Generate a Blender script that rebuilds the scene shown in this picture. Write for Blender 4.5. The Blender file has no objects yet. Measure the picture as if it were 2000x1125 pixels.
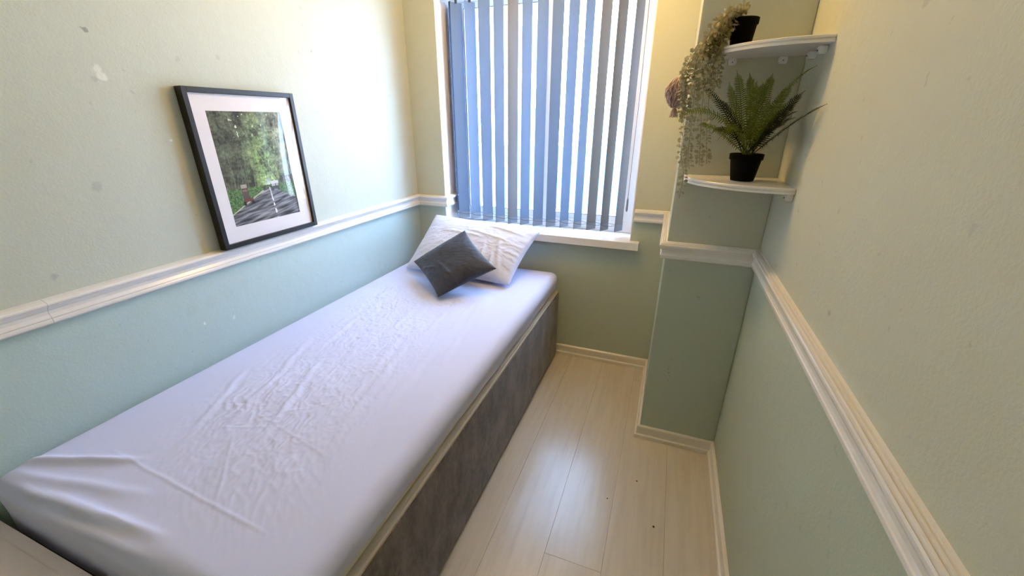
import bpy, bmesh, math, random
import numpy as np
from mathutils import Vector, Matrix

S = bpy.context.scene
COL = S.collection
random.seed(7)
RNG = np.random.RandomState(11)

# ------------------------------------------------------------------ camera, world, light, exposure
cam_d = bpy.data.cameras.new('camera')
cam_d.sensor_width = 36.0
cam_d.lens = 799.95 / 2000 * 36
cam_d.clip_start = 0.01
cam = bpy.data.objects.new('camera', cam_d)
COL.objects.link(cam)
YAW, PITCH, ROLL = -0.35688, -0.38738, 0.00248
fw = Vector((math.sin(YAW)*math.cos(PITCH), math.cos(YAW)*math.cos(PITCH), math.sin(PITCH)))
rt = fw.cross(Vector((0, 0, 1))).normalized()
up = rt.cross(fw)
r2 = math.cos(ROLL)*rt + math.sin(ROLL)*up
u2 = -math.sin(ROLL)*rt + math.cos(ROLL)*up
M = Matrix((r2, u2, -fw)).transposed().to_4x4()
M.translation = Vector((1.4624, -2.2305, 1.365))
cam.matrix_world = M
S.camera = cam

w = bpy.data.worlds.new('sky')
S.world = w
w.use_nodes = True
bgn = w.node_tree.nodes['Background']
bgn.inputs['Color'].default_value = (0.40, 0.615, 1.0, 1)      # even, pale daylight sky
bgn.inputs['Strength'].default_value = 18.5

lamp_d = bpy.data.lights.new('ceiling_bulb', 'POINT')            # the room's warm ceiling bulb, above the frame
lamp_d.energy = 14.0
lamp_d.color = (1.0, 0.61, 0.18)
lamp_d.shadow_soft_size = 0.04
lamp = bpy.data.objects.new('ceiling_bulb', lamp_d)
lamp.location = (0.95, -0.575, 2.1)
COL.objects.link(lamp)

sun_d = bpy.data.lights.new('sun', 'SUN')                         # stands behind the house: lights the street opposite, not the room
sun_d.energy = 45.0; sun_d.angle = math.radians(.6); sun_d.color = (1.0, .95, .87)
sun = bpy.data.objects.new('sun', sun_d)
sun.rotation_euler = (math.radians(48), 0, math.radians(18))
COL.objects.link(sun)

S.view_settings.view_transform = 'Standard'
S.view_settings.look = 'None'
S.view_settings.gamma = 1.0
S.view_settings.use_curve_mapping = False
S.view_settings.exposure = 0.64
S.cycles.max_bounces = 10
S.cycles.diffuse_bounces = 6
S.cycles.transparent_max_bounces = 16

# ------------------------------------------------------------------ room constants (metres)
W = 1.802            # right wall
XC, YC = 1.489, -0.597   # boxed-in column
HR = 0.940           # top of the dado rail
HS = 0.0626          # skirting height
ZC = 2.30            # ceiling
YB = -2.85           # wall behind the camera
WX0, WX1, WZ0, WZ1, WD = 0.19, 1.312, 0.768, 2.02, 0.24   # window opening

# ------------------------------------------------------------------ helpers
def srgb(r, g, b):
    f = lambda c: (c/255)/12.92 if c/255 <= 0.04045 else ((c/255+0.055)/1.055)**2.4
    return (f(r), f(g), f(b), 1)

def obj(name, verts, faces, mat=None, parent=None, smooth=False, **props):
    me = bpy.data.meshes.new(name)
    me.from_pydata([tuple(v) for v in verts], [], [tuple(int(i) for i in f) for f in faces])
    me.update()
    if smooth:
        me.polygons.foreach_set('use_smooth', [True]*len(me.polygons))
    if mat: me.materials.append(mat)
    o = bpy.data.objects.new(name, me)
    COL.objects.link(o)
    if parent is not None: o.parent = parent
    for k, v in props.items(): o[k] = v
    return o

def empty(name, loc=(0, 0, 0), **props):
    o = bpy.data.objects.new(name, None)
    o.empty_display_size = 0.05
    o.location = loc
    COL.objects.link(o)
    for k, v in props.items(): o[k] = v
    return o

class MB:
    """collects simple shapes into one mesh"""
    def __init__(s): s.v = []; s.f = []
    def add(s, v, f):
        n = len(s.v); s.v += [tuple(p) for p in v]; s.f += [tuple(i+n for i in q) for q in f]; return s
    def box(s, a, b):
        x0, y0, z0 = a; x1, y1, z1 = b
        return s.add([(x0,y0,z0),(x1,y0,z0),(x1,y1,z0),(x0,y1,z0),(x0,y0,z1),(x1,y0,z1),(x1,y1,z1),(x0,y1,z1)],
                     [(3,2,1,0),(4,5,6,7),(0,1,5,4),(1,2,6,5),(2,3,7,6),(3,0,4,7)])
    def tube(s, pts, r, n=6, cap=True):
        pts = [Vector(p) for p in pts]
        rs = r if isinstance(r, (list, tuple)) else [r]*len(pts)
        V = []; F = []
        t0 = (pts[1]-pts[0]).normalized()
        a = t0.cross(Vector((0, 0, 1)) if abs(t0.z) < .9 else Vector((1, 0, 0))).normalized()
        for i, p in enumerate(pts):
            t = (pts[min(i+1, len(pts)-1)]-pts[max(i-1, 0)]).normalized()
            a = (a - t*a.dot(t)).normalized(); b = t.cross(a)
            for k in range(n):
                q = 2*math.pi*k/n
                V.append(p + (a*math.cos(q)+b*math.sin(q))*rs[i])
        for i in range(len(pts)-1):
            for k in range(n):
                F.append((i*n+k, i*n+(k+1) % n, (i+1)*n+(k+1) % n, (i+1)*n+k))
        if cap:
            F.append(tuple(range(n))[::-1]); F.append(tuple((len(pts)-1)*n+k for k in range(n)))
        return s.add(V, F)
    def lathe(s, prof, c=(0, 0, 0), n=32):
        V = []; F = []
        for (r, z) in prof:
            for k in range(n):
                q = 2*math.pi*k/n
                V.append((c[0]+r*math.cos(q), c[1]+r*math.sin(q), c[2]+z))
        for i in range(len(prof)-1):
            for k in range(n):
                F.append((i*n+k, i*n+(k+1) % n, (i+1)*n+(k+1) % n, (i+1)*n+k))
        return s.add(V, F)
    def build(s, name, mat=None, parent=None, smooth=False, bevel=0, seg=2, **props):
        o = obj(name, s.v, s.f, mat, parent, smooth, **props)
        if bevel:
            bm = bmesh.new(); bm.from_mesh(o.data)
            bmesh.ops.bevel(bm, geom=list(bm.edges), offset=bevel, segments=seg, affect='EDGES', clamp_overlap=True)
            bm.to_mesh(o.data); bm.free()
        return o

def sweep(profile, path, name, mat, left=True, smooth=False, **props):
    """profile [(d, z)] swept along a horizontal polyline with mitred corners; d grows to the room side (left of travel)"""
    P = [Vector(p).to_2d() if len(p) > 2 else Vector(p) for p in path]
    sgn = 1 if left else -1
    nrm = []
    for i in range(len(P)-1):
        t = (P[i+1]-P[i]).normalized(); nrm.append(Vector((-t.y, t.x))*sgn)
    V = []; F = []; n = len(profile)
    for i, p in enumerate(P):
        if i == 0: m = nrm[0]
        elif i == len(P)-1: m = nrm[-1]
        else:
            m = nrm[i-1]+nrm[i]; m = m/max(1e-6, m.dot(nrm[i]))
        for d, z in profile: V.append((p.x+m.x*d, p.y+m.y*d, z))
    for i in range(len(P)-1):
        for k in range(n-1):
            F.append((i*n+k, (i+1)*n+k, (i+1)*n+k+1, i*n+k+1))
    F.append(tuple(range(n))); F.append(tuple((len(P)-1)*n+k for k in range(n))[::-1])
    o = obj(name, V, F, mat, None, smooth, **props)
    bm = bmesh.new(); bm.from_mesh(o.data)
    bmesh.ops.recalc_face_normals(bm, faces=bm.faces[:])
    bm.to_mesh(o.data); bm.free()
    return o

def noise2(x, y, seed=0):
    """gradient noise on numpy arrays, about -1..1"""
    xi = np.floor(x).astype(int); yi = np.floor(y).astype(int)
    xf = x-xi; yf = y-yi
    def g(ix, iy):
        h = (ix*374761393 + iy*668265263 + seed*974634777) & 0x7fffffff
        h = ((h ^ (h >> 13))*1274126177) & 0x7fffffff
        a = (h & 0xffff)/65535.0*2*np.pi
        return np.cos(a), np.sin(a)
    u = xf*xf*xf*(xf*(xf*6-15)+10); v = yf*yf*yf*(yf*(yf*6-15)+10)
    def d(ix, iy, dx, dy):
        gx, gy = g(ix, iy); return gx*dx+gy*dy
    n0 = d(xi, yi, xf, yf)*(1-u)+d(xi+1, yi, xf-1, yf)*u
    n1 = d(xi, yi+1, xf, yf-1)*(1-u)+d(xi+1, yi+1, xf-1, yf-1)*u
    return (n0*(1-v)+n1*v)*1.5

def fbm(x, y, seed=0, o=4):
    s = 0; a = 1; t = 0
    for i in range(o):
        s = s+a*noise2(x*2**i, y*2**i, seed+i); t += a; a *= .5
    return s/t

# ------------------------------------------------------------------ materials
class N:
    """little node builder"""
    def __init__(s, name):
        s.m = bpy.data.materials.new(name); s.m.use_nodes = True
        s.t = s.m.node_tree; s.b = s.t.nodes['Principled BSDF']; s.out = s.t.nodes['Material Output']
    def n(s, typ, **kw):
        nd = s.t.nodes.new(typ)
        for k, v in kw.items(): setattr(nd, k, v)
        return nd
    def l(s, a, b): s.t.links.new(a, b)
    def coord(s, out='Object', scale=(1, 1, 1)):
        tc = s.n('ShaderNodeTexCoord'); mp = s.n('ShaderNodeMapping')
        mp.inputs['Scale'].default_value = scale
        s.l(tc.outputs[out], mp.inputs['Vector']); return mp.outputs['Vector']
    def noise(s, vec, scale, detail=4, rough=.55):
        nd = s.n('ShaderNodeTexNoise'); nd.inputs['Scale'].default_value = scale
        nd.inputs['Detail'].default_value = detail; nd.inputs['Roughness'].default_value = rough
        s.l(vec, nd.inputs['Vector']); return nd.outputs['Fac']
    def ramp(s, fac, stops):
        nd = s.n('ShaderNodeValToRGB'); e = nd.color_ramp.elements
        while len(e) < len(stops): e.new(.5)
        for i, (p, c) in enumerate(stops): e[i].position = p; e[i].color = c
        s.l(fac, nd.inputs['Fac']); return nd.outputs['Color']
    def mix(s, fac, a, b, mode='MIX'):
        nd = s.n('ShaderNodeMix', data_type='RGBA', blend_type=mode)
        if isinstance(fac, (int, float)): nd.inputs[0].default_value = fac
        else: s.l(fac, nd.inputs[0])
        for i, c in ((6, a), (7, b)):
            if isinstance(c, (tuple, list)): nd.inputs[i].default_value = c
            else: s.l(c, nd.inputs[i])
        return nd.outputs[2]
    def math(s, op, a, b=None, clamp=False):
        nd = s.n('ShaderNodeMath', operation=op, use_clamp=clamp)
        for i, c in ((0, a), (1, b)):
            if c is None: continue
            if isinstance(c, (int, float)): nd.inputs[i].default_value = c
            else: s.l(c, nd.inputs[i])
        return nd.outputs[0]
    def bump(s, h, strength=.2, dist=.01):
        nd = s.n('ShaderNodeBump'); nd.inputs['Strength'].default_value = strength
        nd.inputs['Distance'].default_value = dist
        s.l(h, nd.inputs['Height']); s.l(nd.outputs['Normal'], s.b.inputs['Normal'])
    def base(s, c):
        if isinstance(c, (tuple, list)): s.b.inputs['Base Color'].default_value = c
        else: s.l(c, s.b.inputs['Base Color'])
    def set(s, **kw):
        for k, v in kw.items(): s.b.inputs[k.replace('_', ' ')].default_value = v

def simple(name, col, rough=.5, var=.06, scale=30, bump=0, bscale=200, **kw):
    n = N(name); v = n.coord()
    f = n.noise(v, scale)
    c2 = tuple(max(0, c*(1-var)) for c in col[:3])+(1,)
    n.base(n.mix(f, col, c2)); n.set(Roughness=rough, **kw)
    if bump: n.bump(n.noise(v, bscale, 3), bump, .002)
    return n.m

def wall_paint(name, col_up, col_low, marks=(), bump=.16):
    """matt mint emulsion, a shade deeper below the rail, rollered texture, fixed stains, chips and painted glints"""
    n = N(name); v = n.coord('Object')
    sep = n.n('ShaderNodeSeparateXYZ'); n.l(v, sep.inputs[0])
    low = n.math('LESS_THAN', sep.outputs[2], HR-.03)
    c = n.mix(low, col_up, col_low)
    blotch = n.noise(v, 2.2, 5, .6)
    c = n.mix(n.math('MULTIPLY', n.math('SUBTRACT', blotch, .45, True), .5, True), c, (.55, .57, .48, 1))
    warp = n.n('ShaderNodeTexNoise'); warp.inputs['Scale'].default_value = 60; n.l(v, warp.inputs['Vector'])
    vs = n.n('ShaderNodeVectorMath', operation='SCALE'); n.l(warp.outputs['Color'], vs.inputs[0]); vs.inputs['Scale'].default_value = .022
    va = n.n('ShaderNodeVectorMath', operation='ADD'); n.l(v, va.inputs[0]); n.l(vs.outputs[0], va.inputs[1])
    for (p, r, col, strength) in marks:
        q = Vector(p)+Vector((.011, .011, .011))
        d = n.n('ShaderNodeVectorMath', operation='DISTANCE'); n.l(va.outputs[0], d.inputs[0]); d.inputs[1].default_value = q
        mr = n.n('ShaderNodeMapRange'); n.l(d.outputs['Value'], mr.inputs[0])
        mr.inputs[1].default_value = r*.6; mr.inputs[2].default_value = r; mr.inputs[3].default_value = strength; mr.inputs[4].default_value = 0
        c = n.mix(mr.outputs[0], c, col)
    # sparse scuffs
    sp = n.math('GREATER_THAN', n.noise(v, 38, 2, .5), .735)
    c = n.mix(n.math('MULTIPLY', sp, .35), c, (.34, .36, .30, 1))
    n.base(c); n.set(Roughness=.62)
    n.b.inputs['Specular IOR Level'].default_value = .35
    h = n.math('ADD', n.noise(v, 160, 3, .6), n.math('MULTIPLY', n.noise(v, 28, 3, .5), 1.5))
    n.bump(h, bump, .004)
    return n.m

UP = (.56, .575, .46, 1)
LOW = (.47, .527, .425, 1)
chip_glint = (.80, .80, .74, 1); dark = (.28, .30, .26, 1); grey = (.42, .45, .41, 1)
left_marks = [((0, -1.468, 1.490), .014, chip_glint, .6), ((0, -1.458, 1.472), .013, chip_glint, .6), ((0, -1.478, 1.466), .011, grey, .7),
              ((0, -1.465, 1.582), .006, dark, .9), ((0, -1.558, 1.195), .016, grey, .7), 
              *[((0, -.60+.019*k, 1.603-.0058*k), .0042, chip_glint, .9) for k in range(11) if k != 7], ((0, -.60, 1.595), .012, grey, .5), ((0, -.668, 1.626), .008, chip_glint, .9),  # evenly spaced row: specular glints on the wall, painted as pale dots
              ((0, -.70, 1.632), .006, dark, .6), ((0, -1.25, 1.54), .010, grey, .5), ((0, -1.12, 1.56), .008, grey, .5),
              ((0, -1.713, .985), .010, grey, .9), ((0, -1.296, .781), .026, grey, .14), ((0, -1.36, .775), .026, grey, .14),
              ((0, -1.23, .788), .024, grey, .14), ((0, -1.16, .795), .020, grey, .14), ((0, -1.43, .765), .024, grey, .14),
              ((0, -1.40, .70), .006, chip_glint, .9), ((0, -1.30, .68), .008, chip_glint, .5), ((0, -.72, 1.40), .010, grey, .4),
              ((0, -.55, 1.30), .009, grey, .4), ((0, -1.338, 1.31), .006, chip_glint, .9)]
right_marks = [((W, -1.199, 1.196), .007, dark, .4), ((W, -1.305, 1.008), .006, dark, .5), ((W, -1.292, 1.538), .010, dark, .3),
               ((W, -1.03, 1.02), .006, dark, .5), ((W, -1.6, 1.25), .008, dark, .25)]
col_marks = [((1.571, YC, .40), .004, dark, .9), ((1.572, YC, .385), .004, dark, .9), ((1.574, YC, .365), .004, dark, .9),
             ((1.576, YC, .345), .004, dark, .9), ((1.577, YC, .325), .004, dark, .9)]
m_wall_left = wall_paint('mint_paint_left_skylit', (.54, .575, .49, 1), (.46, .585, .56, 1), left_marks)  # same paint as the other walls; bluish skylight put into both colours
m_wall_right = wall_paint('mint_paint_right', UP, LOW, right_marks, .22)
m_wall_col = wall_paint('mint_paint_column', UP, LOW, col_marks)
m_wall = wall_paint('mint_paint', UP, LOW)
m_ceiling = simple('ceiling_white', (.80, .79, .75, 1), .8)
m_gloss = simple('white_gloss_paint', (.80, .78, .74, 1), .22, .06, 12, .12, 60)
m_skirt = simple('cream_gloss_paint', (.78, .74, .66, 1), .28, .08, 12, .12, 60)
m_upvc = simple('white_plastic', (.82, .83, .84, 1), .25, .02)
m_reveal = simple('white_reveal_paint', (.88, .88, .90, 1), .5, .03, 20, .1, 80)
m_black = simple('black_frame_wood', (.006, .006, .007, 1), .42, .2, 40)
m_mat = simple('white_mat_board', (.83, .80, .82, 1), .8, .02)
m_pot = simple('black_plastic_pot', (.0030, .0030, .0034, 1), .65, .2)
m_pot.node_tree.nodes['Principled BSDF'].inputs['Specular IOR Level'].default_value = .06
m_soil = simple('dark_soil', (.02, .015, .01, 1), .95, .5, 200)
m_cushion = None

def glass_mat(name, refl_rough=.0, tint=(1, 1, 1, 1), wave=0):
    n = N(name); t = n.t
    tr = n.n('ShaderNodeBsdfTransparent'); tr.inputs[0].default_value = tint
    gl = n.n('ShaderNodeBsdfGlossy'); gl.inputs['Roughness'].default_value = refl_rough
    fr = n.n('ShaderNodeFresnel'); ge = n.n('ShaderNodeNewGeometry')
    n.l(n.math('SUBTRACT', 1.5, n.math('MULTIPLY', ge.outputs['Backfacing'], 1.5-1/1.5)), fr.inputs['IOR'])   # same on both sides of a thin pane
    mx = n.n('ShaderNodeMixShader'); n.l(fr.outputs[0], mx.inputs[0]); n.l(tr.outputs[0], mx.inputs[1]); n.l(gl.outputs[0], mx.inputs[2])
    n.l(mx.outputs[0], n.out.inputs['Surface'])
    t.nodes.remove(n.b)
    return n.m
m_glass = glass_mat('window_glass')
m_acrylic = glass_mat('clear_acrylic', .03)

def floor_mat():
    n = N('whitewashed_laminate'); v = n.coord('Object', (14, 1.1, 1))
    oi = n.n('ShaderNodeObjectInfo')
    off = n.n('ShaderNodeVectorMath', operation='ADD'); n.l(v, off.inputs[0])
    comb = n.n('ShaderNodeCombineXYZ')
    n.l(n.math('MULTIPLY', oi.outputs['Random'], 40), comb.inputs[0]); n.l(n.math('MULTIPLY', oi.outputs['Random'], 17), comb.inputs[1])
    n.l(comb.outputs[0], off.inputs[1])
    f = n.noise(off.outputs[0], 2.2, 8, .62)
    c = n.ramp(f, [(.25, (.495, .445, .365, 1)), (.5, (.575, .53, .445, 1)), (.78, (.63, .585, .505, 1))])
    tone = n.math('MULTIPLY', oi.outputs['Random'], .12)
    c = n.mix(tone, c, (.55, .47, .36, 1))
    n.base(c); n.set(Roughness=.24)
    n.b.inputs['Specular IOR Level'].default_value = .7
    n.bump(f, .04, .002)
    return n.m
m_floor = floor_mat()

def velvet(name, c1, c2, scale, stretch=(1, 1, 1), sheen=.5, rough=.8):
    n = N(name); v = n.coord('Object', stretch)
    a = n.noise(v, scale, 6, .65); b = n.noise(v, scale*6, 3, .6)
    f = n.math('ADD', n.math('MULTIPLY', a, .7), n.math('MULTIPLY', b, .3))
    n.base(n.ramp(f, [(.40, c1), (.61, c2)])); n.set(Roughness=rough)
    n.b.inputs['Sheen Weight'].default_value = sheen; n.b.inputs['Sheen Roughness'].default_value = .4
    n.bump(b, .2, .003)
    return n.m
m_base = velvet('brown_crushed_velvet', (.058, .040, .031, 1), (.165, .125, .105, 1), 13, (1, 1, .55), .35)
m_basetop = simple('cream_divan_cloth', (.62, .55, .44, 1), .9, .1, 60, .2, 300)
m_mattress = simple('cream_mattress_ticking', (.66, .62, .54, 1), .9, .1, 40, .2, 200)
m_cushion = velvet('charcoal_velvet', (.024, .027, .038, 1), (.042, .046, .063, 1), 9, (1, 1, 1), .14, .7)
m_ottoman = simple('beige_painted_wood', (.84, .71, .65, 1), .5, .06, 30, .15, 120)

def cloth(name, col, bump=.12, scale=500, rough=.85):
    n = N(name); v = n.coord('Object')
    n.base(n.mix(n.noise(v, 8), col, tuple(c*.97 for c in col[:3])+(1,))); n.set(Roughness=rough)
    n.b.inputs['Sheen Weight'].default_value = .1
    n.bump(n.noise(v, scale, 2), bump, .0006)
    return n.m
m_sheet = cloth('white_cotton_sheet', (.615, .64, .85, 1))
m_pillow = cloth('white_cotton_pillowcase', (.66, .68, .82, 1))

def vane_mat(name, col, trans):
    n = N(name); v = n.coord('Object', (1, 1, .25))
    c = n.mix(n.noise(v, 220, 3), col, tuple(x*.88 for x in col[:3])+(1,))
    d = n.n('ShaderNodeBsdfDiffuse'); n.l(c, d.inputs[0])
    t = n.n('ShaderNodeBsdfTranslucent'); n.l(c, t.inputs[0])
    m = n.n('ShaderNodeMixShader'); m.inputs[0].default_value = trans
    n.l(d.outputs[0], m.inputs[1]); n.l(t.outputs[0], m.inputs[2]); n.l(m.outputs[0], n.out.inputs['Surface'])
    n.t.nodes.remove(n.b)
    return n.m
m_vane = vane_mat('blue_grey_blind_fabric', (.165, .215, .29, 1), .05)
m_vane_g = vane_mat('blind_fabric_grey_cast', (.225, .22, .21, 1), .05)  # same fabric; greyer cast of the light through it put in the colour
m_vane_d = vane_mat('blind_fabric_shaded', (.035, .045, .07, 1), .02)  # same fabric on the end vane; shade beside the reveal put in the colour
m_weight = simple('blind_weight_pocket', (.20, .22, .25, 1), .7, .05)
m_chain = simple('dark_chain_plastic', (.05, .055, .06, 1), .5)

def leaf_mat(name, c1, c2, rough=.5, trans=.25):
    n = N(name); v = n.coord('Object')
    c = n.mix(n.noise(v, 60, 2), c1, c2)
    n.base(c); n.set(Roughness=rough)
    tl = n.n('ShaderNodeBsdfTranslucent'); n.l(c, tl.inputs[0])
    m = n.n('ShaderNodeMixShader'); m.inputs[0].default_value = trans
    n.l(n.b.outputs[0], m.inputs[1]); n.l(tl.outputs[0], m.inputs[2]); n.l(m.outputs[0], n.out.inputs['Surface'])
    return n.m
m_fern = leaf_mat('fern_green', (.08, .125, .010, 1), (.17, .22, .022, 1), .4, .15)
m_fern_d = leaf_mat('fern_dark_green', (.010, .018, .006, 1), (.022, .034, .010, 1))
m_vine = leaf_mat('dusty_sage_leaf', (.27, .255, .13, 1), (.50, .475, .33, 1), .6)
m_stem = simple('brown_green_stem', (.26, .23, .12, 1), .6)
m_mauve = simple('mauve_dried_stems', (.66, .50, .48, 1), .8, .55, 120)

# ------------------------------------------------------------------ room shell
ST = dict(kind='structure')
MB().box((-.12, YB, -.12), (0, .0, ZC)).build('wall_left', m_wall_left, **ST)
MB().box((W, YB, -.12), (W+.12, .0, ZC)).build('wall_right', m_wall_right, **ST)
MB().box((-.12, YB-.12, -.12), (W+.12, YB, ZC)).build('wall_front', m_wall, **ST)
MB().box((-.12, YB-.12, ZC), (W+.12, WD, ZC+.12)).build('ceiling', m_ceiling, **ST)
wb = MB()
wb.box((-.12, 0, -.12), (WX0, WD, ZC)); wb.box((WX1, 0, -.12), (W+.12, WD, ZC))
wb.box((WX0, 0, -.12), (WX1, WD, WZ0-.045)); wb.box((WX0, 0, WZ1), (WX1, WD, ZC))
wb.build('wall_back', m_wall, **ST)
MB().box((XC, YC, -.05), (W+.001, .001, ZC)).build('wall_column', m_wall_col, bevel=.004, **ST)
# white painted reveal linings
MB().box((WX0, .001, WZ0), (WX0+.004, WD-.002, WZ1)).build('trim_1', m_reveal, **ST)
MB().box((WX1-.004, .001, WZ0), (WX1, WD-.002, WZ1)).build('trim_2', m_reveal, **ST)
MB().box((WX0+.004, .001, WZ1-.004), (WX1-.004, WD-.002, WZ1)).build('trim_3', m_reveal, **ST)

# floor: subfloor and laminate planks, joints recessed
fl = MB().box((-.12, YB-.12, -.12), (W+.12, WD, -.012)).build('floor', simple('floor_underlay', (.52, .46, .37, 1), .9), **ST)
g = .0006
xs = [-.102+.191*i for i in range(11)]
for i, x0 in enumerate(xs):
    x1 = x0+.191
    a, b = max(x0, 0), min(x1, W)
    if b-a < .01: continue
    ycuts = [YB]
    y = [-1.297, -1.75, -2.1][(i-7) % 3] - 1.6
    while y < 0:
        if y > YB+.05: ycuts.append(y)
        y += 1.6
    ycuts.append(0)
    for y0, y1 in zip(ycuts[:-1], ycuts[1:]):
        MB().box((a+g/2, y0+g/2, -.012), (b-g/2, y1-g/2, 0)).build('plank', m_floor, fl, bevel=.0004, seg=1)

# dado rail and skirting
dado = [(0, HR), (.014, HR-.002), (.024, HR-.005), (.0275, HR-.009), (.0275, HR-.013), (.024, HR-.0155), (.0235, HR-.018), (.021, HR-.0195),
        (.0185, HR-.024), (.0140, HR-.030), (.0140, HR-.039), (.0185, HR-.045), (.0205, HR-.048), (.018, HR-.050), (.0185, HR-.052),
        (.0205, HR-.055), (.0205, HR-.060), (.017, HR-.064), (.010, HR-.067), (0, HR-.068)]
reed = [(0, HR), (.006, HR-.001), (.0085, HR-.0055), (.0105, HR-.001), (.0135, HR-.0015), (.0150, HR-.0075), (.0175, HR-.003), (.0205, HR-.004), (.022, HR-.0105),
        (.0245, HR-.0075), (.0265, HR-.011), (.0265, HR-.016), (.0235, HR-.019), (.0225, HR-.024), (.019, HR-.028),
        (.0165, HR-.033), (.0165, HR-.042), (.0185, HR-.049), (.0205, HR-.051), (.0205, HR-.059), (.017, HR-.064), (.010, HR-.067), (0, HR-.068)]
sweep(dado, [(WX0+.004, .15), (WX0+.004, 0), (0, 0), (0, -1.7562)], 'trim_4', m_gloss, left=True, **ST)
sweep(dado, [(0, -1.757), (0, YB)], 'trim_5', m_gloss, left=True, **ST)          # butt joint in the left rail
sweep(reed, [(W, YB), (W, YC), (XC, YC), (XC, 0), (WX1+.006, 0)], 'trim_6', m_gloss, left=True, **ST)
skirt = [(0, HS), (.006, HS), (.011, HS-.004), (.012, HS-.010), (.012, .022), (.0135, .019), (.019, .017), (.020, .012), (.020, 0), (0, 0)]
sweep(skirt, [(W, YB), (W, YC), (XC, YC), (XC, 0), (0, 0)], 'baseboard_right', m_skirt, left=True, **ST)
sweep(skirt, [(0, 0), (0, YB)], 'baseboard_left', m_skirt, left=True, **ST)

# window: plastic frame, mullion, two casements with glass, sill board
win = empty('window_1', (0, 0, 0), **ST)
y0, y1 = .165, .225
fx0, fx1, fz0, fz1 = WX0+.004, WX1-.004, WZ0+.002, WZ1-.004
fr = MB()
fr.box((fx0, y0, fz0), (fx0+.05, y1, fz1)); fr.box((fx1-.05, y0, fz0), (fx1, y1, fz1))
fr.box((fx0+.05, y0, fz0), (fx1-.05, y1, fz0+.055)); fr.box((fx0+.05, y0, fz1-.05), (fx1-.05, y1, fz1))
fr.build('window_frame', m_upvc, win)
MB().box((.762, y0, fz0+.055), (.806, y1, fz1-.05)).build('mullion', m_upvc, win, bevel=.004)
for (a, b, c, d) in ((fx0+.05, .762, fz0+.055, fz1-.05), (.806, fx1-.05, fz0+.055, fz1-.05)):
    s = MB()
    t = .03
    s.box((a, y0+.012, c), (a+t, y1-.01, d)); s.box((b-t, y0+.012, c), (b, y1-.01, d))
    s.box((a+t, y0+.012, c), (b-t, y1-.01, c+t)); s.box((a+t, y0+.012, d-t), (b-t, y1-.01, d))
    so = s.build('sash', m_upvc, win)
    gk = MB()
    q = .003
    for (p, r) in (((a+t, y0+.010, c+t), (b-t, y0+.013, c+t+q)), ((a+t, y0+.010, d-t-q), (b-t, y0+.013, d-t)),
                   ((a+t, y0+.010, c+t), (a+t+q, y0+.013, d-t)), ((b-t-q, y0+.010, c+t), (b-t, y0+.013, d-t))): gk.box(p, r)
    gk.build('gasket', m_chain, so)
    MB().box((a+t, .196, c+t), (b-t, .200, d-t)).build('glass', m_glass, so)
sill = MB().box((.145, -.042, WZ0-.042), (1.358, .001, WZ0)).box((WX0, .0, WZ0-.042), (WX1, WD-.002, WZ0))
sill.build('sill_board', m_gloss, win, bevel=.0015, seg=1)

# ------------------------------------------------------------------ outside the window
ground = MB().box((-14, .6, -.75), (14, 30, -.6)).build('ground', simple('paving', (.55, .54, .52, 1), .9, .15, 3), kind='structure')
m_brick = simple('pale_render', (.75, .72, .68, 1), .9, .1, 6)
house = empty('house', (0, 14, -.6), label='pale rendered house seen through the gaps of the window blind', category='house')
MB().box((-9, 14, -.6), (9, 20, 5.2)).build('wall', m_brick, house).location = (0, -14, .6)
rf = MB().add([(-9.3, 13.6, 5.2), (9.3, 13.6, 5.2), (9.3, 17, 7.6), (-9.3, 17, 7.6), (9.3, 20.4, 5.2), (-9.3, 20.4, 5.2)], [(0, 1, 2, 3), (3, 2, 4, 5), (0, 3, 5), (1, 4, 2), (0, 5, 4, 1)])
rf.build('roof', simple('roof_tile', (.25, .16, .13, 1), .9), house).location = (0, -14, .6)
m_hglass = simple('house_window_glass', (.12, .22, .34, 1), .1)
for hx in (-7.2, -4.4, -1.6, 1.6, 4.6):
    for hz in (.5, 3.2):
        f_ = MB().box((hx-.1, 13.94, hz-.1), (hx+1.5, 14.02, hz+1.4)).build('window', m_upvc, house)
        f_.location = (0, -14, .6)
        for k in (0, 1):
            MB().box((hx+k*.72, 13.92, hz), (hx+.66+k*.72, 13.945, hz+1.3)).build('pane', m_hglass, f_)
m_fence = simple('pale_blue_fence_paint', (.035, .13, .28, 1), .8, .1)
fence = empty('garden_fence', (0, 5.6, -.6), label='pale blue board fence outside, low behind the right half of the blind', category='fence')
for k in range(26):
    MB().box((-1.7+k*.13, 5.6, -.6), (-1.7+k*.13+.122, 5.625, .92+.01*(k % 3))).build('board', m_fence, fence).location = (0, -5.6, .6)
for z_ in (-.2, .6):
    MB().box((-1.7, 5.625, z_), (1.68, 5.66, z_+.08)).build('rail', m_fence, fence).location = (0, -5.6, .6)
shrub = empty('shrub', (-.35, 4.3, -.6), label='pink flowering shrub outside, in front of the blue fence', category='shrub')
MB().tube([(0, 0, 0), (.02, 0, .25), (0, .02, .45)], [.03, .025, .015]).build('stem', m_stem, shrub)
pk = MB()
for k in range(420):
    d = Vector((random.gauss(0, 1), random.gauss(0, 1), random.gauss(0, 1))).normalized()
    c = Vector((d.x*.26, d.y*.26, .5+d.z*.26))*random.uniform(.85, 1)
    a = d.orthogonal().normalized()*.03; b = d.cross(a).normalized()*.03
    pk.add([c-a, c+b, c+a, c-b], [(0, 1, 2, 3)])
pk.build('foliage', simple('pink_blossom', (.75, .05, .14, 1), .7, .4), shrub, kind='stuff')

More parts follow.
